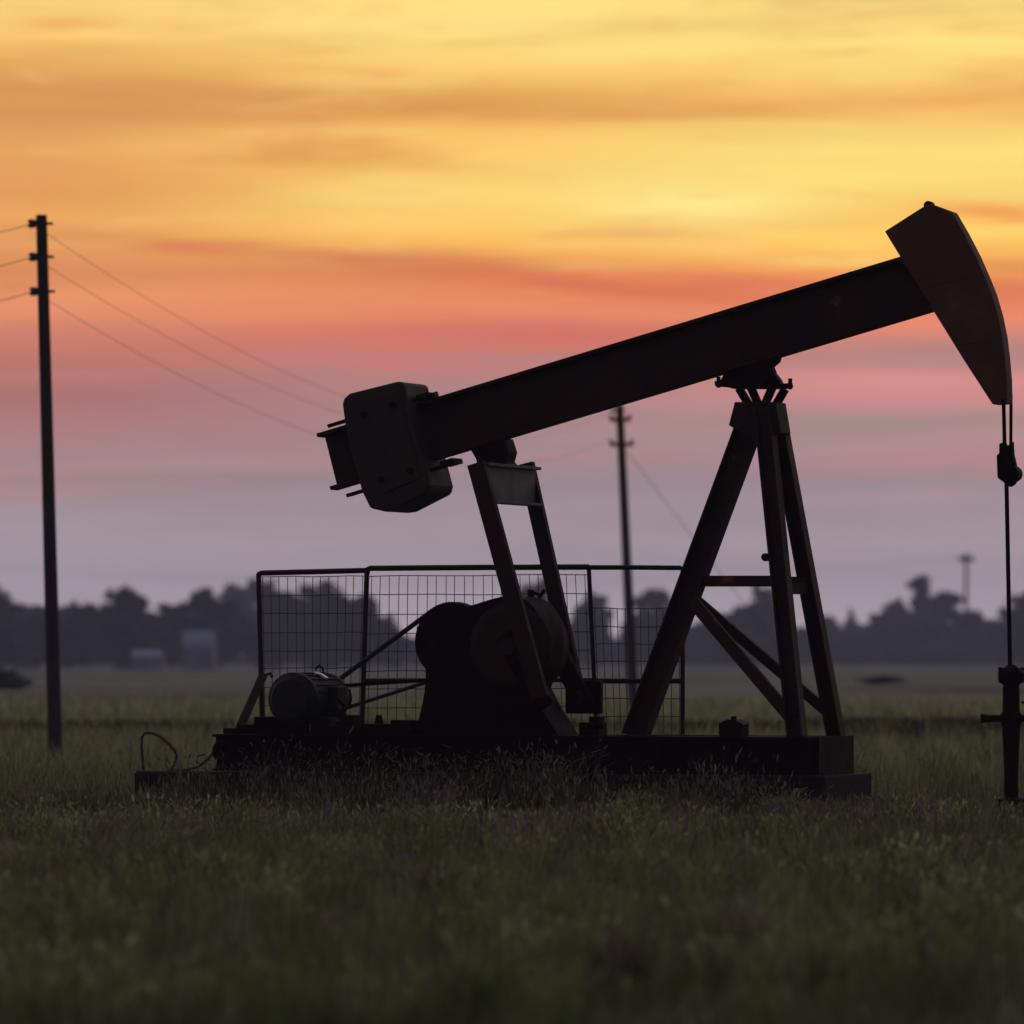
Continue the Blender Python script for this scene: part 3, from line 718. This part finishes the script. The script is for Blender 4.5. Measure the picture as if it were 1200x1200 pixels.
def rnd_lobes(seed, kind):
    r_ = random.Random(seed); L = []
    if kind == 'round':
        for i in range(9):
            a = r_.uniform(0, 6.28); q = r_.uniform(.1, .36); z = r_.uniform(.30, .80); L.append((q*math.cos(a), q*math.sin(a), z, r_.uniform(.13, .22)*(1.15-z*.4), r_.uniform(.12, .18)))
        L.append((0, 0, .80, .22, .2)); L.append((0, 0, .45, .32, .3)); L.append((0.02, 0, .2, .34, .2))
    elif kind == 'feather':
        for i in range(14):
            a = r_.uniform(0, 6.28); q = r_.uniform(.1, .42); L.append((q*math.cos(a), q*math.sin(a), r_.uniform(.4, .9), r_.uniform(.08, .15), r_.uniform(.08, .14)))
    elif kind == 'peak':
        for i in range(10):
            z = .2+.72*i/9; q = .34*(1-z)+.05; a = r_.uniform(0, 6.28); L.append((q*math.cos(a), q*math.sin(a), z, .30*(1.12-z), .13))
        L.append((0, 0, .3, .36, .28)); L.append((0, 0, .6, .2, .25))
    elif kind == 'palm':      # ragged top: two raised clumps over a bushy body
        L = [(-.10, 0, .90, .15, .075), (-.08, 0, .80, .09, .10), (-.06, 0, .70, .13, .10), (.20, 0, .755, .17, .07), (.12, 0, .66, .18, .1), (.05, 0, .62, .20, .13), (-.33, .03, .62, .14, .11), (0, .0, .44, .42, .2), (.42, 0, .48, .16, .12), (-.3, 0, .35, .3, .2), (.25, 0, .28, .36, .2), (0, 0, .15, .5, .16)]
    elif kind == 'low':
        for i in range(8):
            a = r_.uniform(0, 6.28); q = r_.uniform(.1, .55); L.append((q*math.cos(a), q*math.sin(a), r_.uniform(.3, .75), r_.uniform(.2, .32), r_.uniform(.15, .25)))
        L.append((0, 0, .35, .6, .32))
    return L
protos = {}
for key, kind, sd, nl, sz in (('round', 'round', 1, 6500, .046), ('round2', 'round', 2, 6500, .046), ('round3', 'round', 5, 6500, .046), ('feather', 'feather', 3, 3200, .03), ('peak', 'peak', 4, 6500, .046), ('palm', 'palm', 6, 6500, .046), ('low', 'low', 7, 4200, .05)):
    L = rnd_lobes(sd, kind); protos[key] = (crown_mesh('crown', L, nl, sz, sd), trunk_mesh('trunk', L, sd), max(abs(l[0])+l[3] for l in L), max(l[2]+l[4] for l in L))
def tree(px, top, wpx, D, key, label):
    h = ((HOR-top)/F*D+EYE); w = wpx/F*D
    cm, tm, hw, hh = protos[key]
    root = empty('tree', W(px, HOR, D)*1.0); root.location.z = 0; root.rotation_euler = (0, 0, 0 if key == 'palm' else random.uniform(0, 6.28))
    root.scale = (w/(2*hw)*1.38, w/(2*hw)*1.38, h/hh)
    tag(root, label, 'tree', 'trees along the far edge of the field')
    for nm_, me in (('crown', cm), ('trunk', tm)):
        o = bpy.data.objects.new(nm_, me); COL.objects.link(o); o.parent = root
T = [
 (-14, 686, 80, 760, 'round', 'dark tree cut by the left edge, above the dark bush'),
 (40, 712, 70, 800, 'low', 'low tree just left of the thick pole at left'),
 (98, 706, 72, 800, 'round2', 'tree directly right of the thick left pole'),
 (149, 690, 84, 780, 'round3', 'broad domed tree above the low pale shed'),
 (205, 704, 56, 830, 'round2', 'tree rising right of the notch left of the tall pale shed'),
 (243, 692, 84, 820, 'round', 'broad dark tree behind the tall pale shed'),
 (286, 676, 66, 1250, 'feather', 'thin feathery tree whose sparse top shows left of the guard fence'),
 (322, 690, 66, 840, 'round3', 'dark tree behind the left post of the guard fence'),
 (378, 684, 94, 860, 'round', 'largest dark tree behind the left mesh panel of the fence'),
 (428, 695, 66, 880, 'round2', 'tree behind the second post of the guard fence'),
 (456, 722, 44, 900, 'low', 'low sloping tree left of the belt sheave'),
 (630, 682, 60, 950, 'round3', 'tree seen between the two pitman arms above the gear reducer'),
 (694, 696, 56, 1000, 'round', 'tree right of the far pitman arm behind the third fence post'),
 (768, 688, 64, 1000, 'round2', 'round tree just right of the leaning pole under the beam'),
 (845, 714, 60, 1100, 'low', 'low tree between the rear leg and the front legs of the post'),
 (893, 682, 88, 1050, 'peak', 'pointed tree partly behind the near front leg of the post'),
 (962, 720, 44, 1200, 'round3', 'small tree right beside the far front leg of the post'),
 (997, 712, 36, 1450, 'peak', 'hazy small pointed tree in the gap right of the post'),
 (1036, 718, 56, 1250, 'round', 'round tree left of the ragged two clump tree'),
 (1088, 676, 104, 1150, 'palm', 'ragged tree with two raised clumps left of the far pole'),
 (1138, 714, 50, 1200, 'round2', 'tree at the foot of the far thin pole at right'),
 (1168, 724, 46, 1500, 'low', 'hazy low tree left of the polished rod'),
 (1204, 696, 76, 1050, 'round3', 'tree at the right edge behind the polished rod'),
]
for t in T: tree(*t)
# continuous scrub behind and between them
prof = [(-160, 712), (0, 710), (60, 717), (110, 714), (180, 724), (280, 712), (430, 720), (470, 746), (500, 752), (600, 738), (700, 735), (720, 752), (736, 757), (748, 736), (800, 738), (860, 736), (960, 738), (1030, 740), (1100, 735), (1200, 735), (1360, 732)]
r_ = np.random.default_rng(77); Ds = 1180.0; N = 70000
px = r_.uniform(-160, 1360, N); tops = np.interp(px, [p[0] for p in prof], [p[1] for p in prof])
hh = ((HOR-tops)/F*Ds+EYE)*(1+.13*vnoise(px, px*0, .03, 9)+.10*vnoise(px, px*0, .11, 10))
dd = Ds+r_.uniform(-12, 12, N); zz = hh*r_.uniform(0, 1, N)**.8
vs = np.zeros((N, 4, 3))
u = r_.normal(0, 1, (N, 3)); u /= np.linalg.norm(u, axis=1)[:, None]; v = np.cross(u, r_.normal(0, 1, (N, 3))); v /= np.linalg.norm(v, axis=1)[:, None]
c = np.stack([(px-600)/F*Ds, dd, zz], 1); s = r_.uniform(.4, 1.1, N)[:, None]
vs[:, 0] = c-u*s; vs[:, 1] = c+v*s*.6; vs[:, 2] = c+u*s; vs[:, 3] = c-v*s*.6
me = bpy.data.meshes.new('far_scrub'); me.from_pydata(vs.reshape(-1, 3).tolist(), [], [(i*4, i*4+1, i*4+2, i*4+3) for i in range(N)]); me.materials.append(M['leaf'])
o = bpy.data.objects.new('far_scrub', me); COL.objects.link(o); tag(o, 'far belt of scrub closing the field behind the trees', 'scrub', kind='stuff')
# bushes in the field
def bush(px, top, wpx, D, seed, label):
    L = rnd_lobes(seed, 'low'); me = crown_mesh('foliage', L, 2200, .06, seed, 'bush')
    root = empty('bush', W(px, HOR, D)); root.location.z = 0; tag(root, label, 'bush', 'bushes in the field')
    w = wpx/F*D; hw = max(abs(l[0])+l[3] for l in L); hh_ = max(l[2]+l[4] for l in L); h = EYE+(HOR-top)/F*D
    root.scale = (w/2/hw, w/2/hw, h/hh_)
    o = bpy.data.objects.new('foliage', me); COL.objects.link(o); o.parent = root
    o = MB(); o.tube([(0, 0, -.05), (.03, 0, .3), (0, .02, .6)], .03, 6); o.build('stem', 'bark', root)
bush(4, 784, 84, 285, 12, 'dark rounded bush at the left edge of the field')
bush(1028, 791, 66, 330, 13, 'low dark bush in the field right of the post')

# ================================================================== SHEDS
def shed(px0, px1, eave, ridge, D, depth, label, door):
    a = W(px0, HOR, D); b = W(px1, HOR, D); w = b.x-a.x; ze = EYE+(HOR-eave)/F*D; zr_ = EYE+(HOR-ridge)/F*D
    root = empty('shed', ((a.x+b.x)/2, D, 0)); tag(root, label, 'shed', 'pale sheds in front of the trees')
    MB().box((-w/2+.1, 0, -.05), (w/2-.1, depth, ze)).build('wall', 'shed', root)
    k = MB(); k.prism([Vector((-w/2, -.15, ze)), Vector((-w/2, depth/2, zr_)), Vector((-w/2, depth+.15, ze))], [Vector((w/2-.25, -.15, ze)), Vector((w/2-.25, depth/2, zr_)), Vector((w/2-.25, depth+.15, ze))])
    k.build('roof', 'shed_roof', root)
    MB().box((door[0], -.04, 0), (door[1], 0, ze*.75)).build('door', 'shed_dark', root)
shed(213, 252, 757, 738, 735, 6, 'tall pale blue grey shed in front of the trees left of the fence', (.1, 1.6))
shed(154, 191, 769, 762, 735, 5, 'low pale shed left of the tall pale shed', (-1.2, -.2))

# ================================================================== SKY AND LIGHT
class E:
    """tiny expression helper for shader math"""
    nt = None
    def __init__(s, sock): s.s = sock
    @staticmethod
    def op(o, *a, clamp=False):
        n = E.nt.nodes.new('ShaderNodeMath'); n.operation = o; n.use_clamp = clamp
        for i, v in enumerate(a):
            if isinstance(v, E): E.nt.links.new(v.s, n.inputs[i])
            else: n.inputs[i].default_value = v
        return E(n.outputs[0])
    def __add__(s, o): return E.op('ADD', s, o)
    def __radd__(s, o): return E.op('ADD', o, s)
    def __sub__(s, o): return E.op('SUBTRACT', s, o)
    def __rsub__(s, o): return E.op('SUBTRACT', o, s)
    def __mul__(s, o): return E.op('MULTIPLY', s, o)
    def __rmul__(s, o): return E.op('MULTIPLY', o, s)
    def __truediv__(s, o): return E.op('DIVIDE', s, o)
    def __neg__(s): return E.op('MULTIPLY', s, -1.0)
def smooth(x, a, b):
    n = E.nt.nodes.new('ShaderNodeMapRange'); n.interpolation_type = 'SMOOTHSTEP'
    E.nt.links.new(x.s, n.inputs['Value']); n.inputs['From Min'].default_value = a; n.inputs['From Max'].default_value = b
    return E(n.outputs['Result'])
w = bpy.data.worlds.new('World'); sc.world = w; w.use_nodes = True
nt = w.node_tree; E.nt = nt
bg = nt.nodes['Background']
tc = nt.nodes.new('ShaderNodeTexCoord'); sp = nt.nodes.new('ShaderNodeSeparateXYZ'); nt.links.new(tc.outputs['Generated'], sp.inputs[0])
dx, dy, dz = E(sp.outputs[0]), E(sp.outputs[1]), E(sp.outputs[2])
az = E.op('ARCTAN2', dx, dy); el = E.op('ARCSINE', dz)
U = az*5.75+.5            # 0..1 over the frame's width (direction, not screen)
V = (-el)*5.75+HOR/1200   # 0 at the frame's top, .64 at the horizon
def vec(a, b, c=0.0):
    n = nt.nodes.new('ShaderNodeCombineXYZ')
    for i, v in enumerate((a, b, c)):
        if isinstance(v, E): nt.links.new(v.s, n.inputs[i])
        else: n.inputs[i].default_value = v
    return n.outputs[0]
def noise(sx, sy, off, detail=5, rough=.55, dist=0.0):
    n = nt.nodes.new('ShaderNodeTexNoise'); n.inputs['Scale'].default_value = 1; n.inputs['Detail'].default_value = detail; n.inputs['Roughness'].default_value = rough; n.inputs['Distortion'].default_value = dist
    nt.links.new(vec(U*sx, V*sy, off), n.inputs['Vector']); return E(n.outputs['Fac'])-.5
wv = V+noise(1.6, 7, 1.3)*.055+noise(5, 30, 4.1)*.016
def ramp(x, stops):
    n = nt.nodes.new('ShaderNodeValToRGB'); cr = n.color_ramp; cr.interpolation = 'EASE' if False else 'LINEAR'
    for i, (p, c) in enumerate(stops):
        e = cr.elements[i] if i < 2 else cr.elements.new(p/800)
        e.position = p/800; e.color = (*s2l(c), 1)
    nt.links.new((x*1.5).s, n.inputs['Fac']); return n.outputs['Color']
LOW = [(620, (173, 154, 163)), (670, (178, 164, 174)), (735, (192, 178, 188))]
RL = ramp(wv, [(0, (252, 208, 120)), (30, (253, 210, 122)), (60, (234, 178, 98)), (100, (223, 159, 85)), (130, (217, 149, 81)), (165, (238, 170, 95)), (200, (236, 165, 92)), (225, (229, 156, 86)), (262, (242, 172, 96)), (295, (230, 150, 90)), (320, (222, 140, 92)), (345, (235, 152, 102)), (375, (232, 142, 106)), (400, (208, 128, 108)), (430, (186, 118, 108)), (465, (178, 116, 112)), (500, (180, 124, 124)), (540, (170, 134, 138)), (580, (166, 140, 146))]+LOW)
RM = ramp(wv, [(0, (254, 222, 130)), (40, (254, 222, 130)), (75, (250, 205, 110)), (108, (230, 168, 87)), (130, (224, 160, 83)), (160, (250, 195, 100)), (200, (253, 205, 108)), (250, (254, 210, 110)), (280, (253, 195, 95)), (300, (242, 168, 87)), (322, (228, 138, 86)), (345, (232, 140, 95)), (365, (238, 142, 100)), (390, (222, 122, 100)), (410, (205, 118, 105)), (440, (180, 130, 128)), (480, (171, 132, 135)), (540, (165, 140, 146)), (580, (163, 145, 154))]+LOW)
RR = ramp(wv, [(0, (254, 224, 130)), (50, (255, 224, 126)), (85, (253, 212, 116)), (110, (248, 190, 105)), (130, (248, 195, 105)), (170, (255, 220, 118)), (210, (255, 220, 116)), (240, (253, 206, 106)), (270, (254, 205, 95)), (300, (248, 172, 86)), (325, (238, 140, 85)), (345, (226, 122, 86)), (370, (236, 140, 108)), (400, (192, 135, 128)), (420, (186, 135, 132)), (445, (218, 145, 140)), (465, (212, 145, 142)), (490, (172, 142, 140)), (520, (185, 145, 148)), (545, (178, 138, 145)), (570, (160, 142, 150))]+LOW)
def mix(f, a, b, mode='MIX'):
    n = nt.nodes.new('ShaderNodeMix'); n.data_type = 'RGBA'; n.blend_type = mode
    if isinstance(f, E): nt.links.new(f.s, n.inputs[0])
    else: n.inputs[0].default_value = f
    for i, v in ((6, a), (7, b)):
        if isinstance(v, tuple): n.inputs[i].default_value = (*v, 1)
        else: nt.links.new(v, n.inputs[i])
    return n.outputs[2]
wu = U+noise(1.5, 5, 7.7)*.25
sky = mix(smooth(wu, .0, .5), RL, RM)
sky = mix(smooth(wu, .42, .95), sky, RR)
n4 = noise(3, 14, 9.9, 6, .6)
def lobe(cu, cv, su, sv, slope=0.0, amt=1.0):
    a = (U-cu/1200)/(su/1200); b = (V+n4*.03-cv/1200-(U-cu/1200)*slope)/(sv/1200)
    q = E.op('EXPONENT', -(a*a+b*b)); return E.op('MULTIPLY', q, amt, clamp=True)
for cu, cv, su, sv, sl, amt, c in (
    (815, 243, 130, 30, 0, 1.0, (255, 234, 142)), (60, 200, 280, 60, 0, .45, (222, 150, 86)), (90, 115, 360, 32, .01, .6, (208, 144, 84)), (900, 190, 200, 50, 0, .45, (255, 226, 128)), (1165, 252, 90, 12, .06, .85, (240, 152, 80)), (640, 330, 250, 15, .09, .9, (214, 112, 78)),
    (420, 306, 200, 11, .05, .65, (216, 130, 80)), (760, 395, 240, 12, -.02, .5, (222, 112, 96)), (1030, 545, 140, 10, 0, .35, (190, 140, 146)), (1100, 118, 240, 14, -.03, .5, (236, 172, 96)), (300, 118, 330, 16, .01, .5, (214, 148, 80)),
    (620, 398, 200, 12, .03, .45, (214, 110, 95)), (930, 335, 110, 14, .05, .5, (230, 120, 88)), (120, 412, 200, 22, 0, .3, (196, 112, 104)),
    (1150, 340, 80, 14, .0, .6, (214, 110, 88)), (990, 448, 110, 13, 0, .5, (224, 148, 142)), (980, 500, 130, 10, 0, .4, (160, 140, 140)), (100, 60, 180, 10, .02, .35, (226, 168, 92))):
    sky = mix(lobe(cu, cv, su, sv, sl, amt), sky, s2l(c))
# fine streaks: gentle brightening and dimming along the cloud bands
n5 = noise(1.5, 15, 31.0, 8, .62, .5); n6 = noise(1.9, 24, 37.0, 8, .6, .4); n7 = noise(1.3, 20, 43.0, 8, .62, .5)
upper = smooth(V, .34, .22)
sky = mix(smooth(n5, .02, .22)*upper*.75, sky, s2l((220, 145, 80)))
sky = mix(smooth(n6, .03, .22)*upper*smooth(U, -.1, .7)*.55, sky, s2l((255, 230, 142)))
mid = smooth(V, .30, .36)*smooth(V, .60, .48)
sky = mix(smooth(n7, .02, .20)*mid*.5, sky, s2l((220, 148, 142)))
sky = mix(smooth(n7, -.03, -.22)*mid*.45, sky, s2l((160, 136, 144)))
band = smooth(V, .20, .25)*smooth(V, .34, .28)
sky = mix(smooth(n6, -.02, -.20)*band*.8, sky, s2l((216, 116, 82)))
n8 = noise(4.2, 62, 51.0, 9, .66, .7)
sky = mix(smooth(n8, .05, .22)*smooth(V, .50, .40)*.30, sky, s2l((208, 128, 84)))
sky = mix(smooth(n8, -.05, -.22)*upper*.30, sky, s2l((255, 226, 150)))
st = 1.08+noise(2.2, 26, 15.5, 7, .6)*.30+noise(7, 60, 21.5, 5, .6)*.10
g = nt.nodes.new('ShaderNodeVectorMath'); g.operation = 'SCALE'; nt.links.new(sky, g.inputs[0]); nt.links.new(st.s, g.inputs['Scale']); sky = g.outputs[0]
# dusk sky away from the glow
nish = nt.nodes.new('ShaderNodeTexSky'); nish.sky_type = 'NISHITA'; nish.sun_disc = False
SUN_EL, SUN_AZ = R(1.5), R(4)
nish.sun_elevation = SUN_EL; nish.sun_rotation = SUN_AZ; nish.dust_density = 2.0
g2 = nt.nodes.new('ShaderNodeVectorMath'); g2.operation = 'SCALE'; nt.links.new(nish.outputs[0], g2.inputs[0]); g2.inputs['Scale'].default_value = .35
dusk = mix(.62, g2.outputs[0], (.36, .33, .46))
g3 = nt.nodes.new('ShaderNodeVectorMath'); g3.operation = 'SCALE'; nt.links.new(dusk, g3.inputs[0])
nt.links.new((smooth(dy, -.8, .9)*.62+.62).s, g3.inputs['Scale']); dusk = g3.outputs[0]   # the sky opposite the sunset is darker
glow = smooth(E.op('ABSOLUTE', az), R(48), R(5.5))*smooth(el, R(24), R(6.0))
sky = mix(glow, dusk, sky)
nt.links.new(sky, bg.inputs['Color']); bg.inputs['Strength'].default_value = 1.0

sun = bpy.data.lights.new('sun', 'SUN'); so = bpy.data.objects.new('sun', sun); COL.objects.link(so)
sun.energy = .12; sun.angle = R(12); sun.color = (1, .62, .36)
d = Vector((math.sin(SUN_AZ)*math.cos(SUN_EL), math.cos(SUN_AZ)*math.cos(SUN_EL), math.sin(R(4))))
so.rotation_euler = d.to_track_quat('Z', 'Y').to_euler(); so.location = (20, 120, 30)

# evening haze over the field
hz = bpy.data.materials.new('evening_haze'); hz.use_nodes = True
hz.node_tree.nodes.remove(hz.node_tree.nodes['Principled BSDF'])
pv = hz.node_tree.nodes.new('ShaderNodeVolumePrincipled'); pv.inputs['Density'].default_value = 3.0e-4; pv.inputs['Color'].default_value = (.74, .75, .93, 1)
hz.node_tree.links.new(pv.outputs[0], hz.node_tree.nodes['Material Output'].inputs['Volume'])
M['haze'] = hz
o = MB().box((-900, -60, -1), (900, 1900, 27)).build('haze', 'haze'); tag(o, kind='stuff')

# ================================================================== CAMERA
cam = bpy.data.cameras.new('camera'); co = bpy.data.objects.new('camera', cam); COL.objects.link(co)
co.location = (0, 0, EYE); co.rotation_euler = (R(90), 0, 0)
cam.sensor_width = 36; cam.lens = F/1200*36; cam.shift_y = (HOR-600)/1200
cam.clip_start = .5; cam.clip_end = 20000
cam.dof.use_dof = True; cam.dof.focus_distance = 59.5; cam.dof.aperture_fstop = 1.9; cam.dof.aperture_blades = 9
sc.camera = co
sc.view_settings.view_transform = 'Standard'; sc.view_settings.look = 'None'; sc.view_settings.exposure = 0; sc.view_settings.gamma = 1
sc.cycles.use_denoising = True
sc.cycles.max_bounces = 5; sc.cycles.diffuse_bounces = 3; sc.cycles.glossy_bounces = 2; sc.cycles.transmission_bounces = 3; sc.cycles.volume_bounces = 0
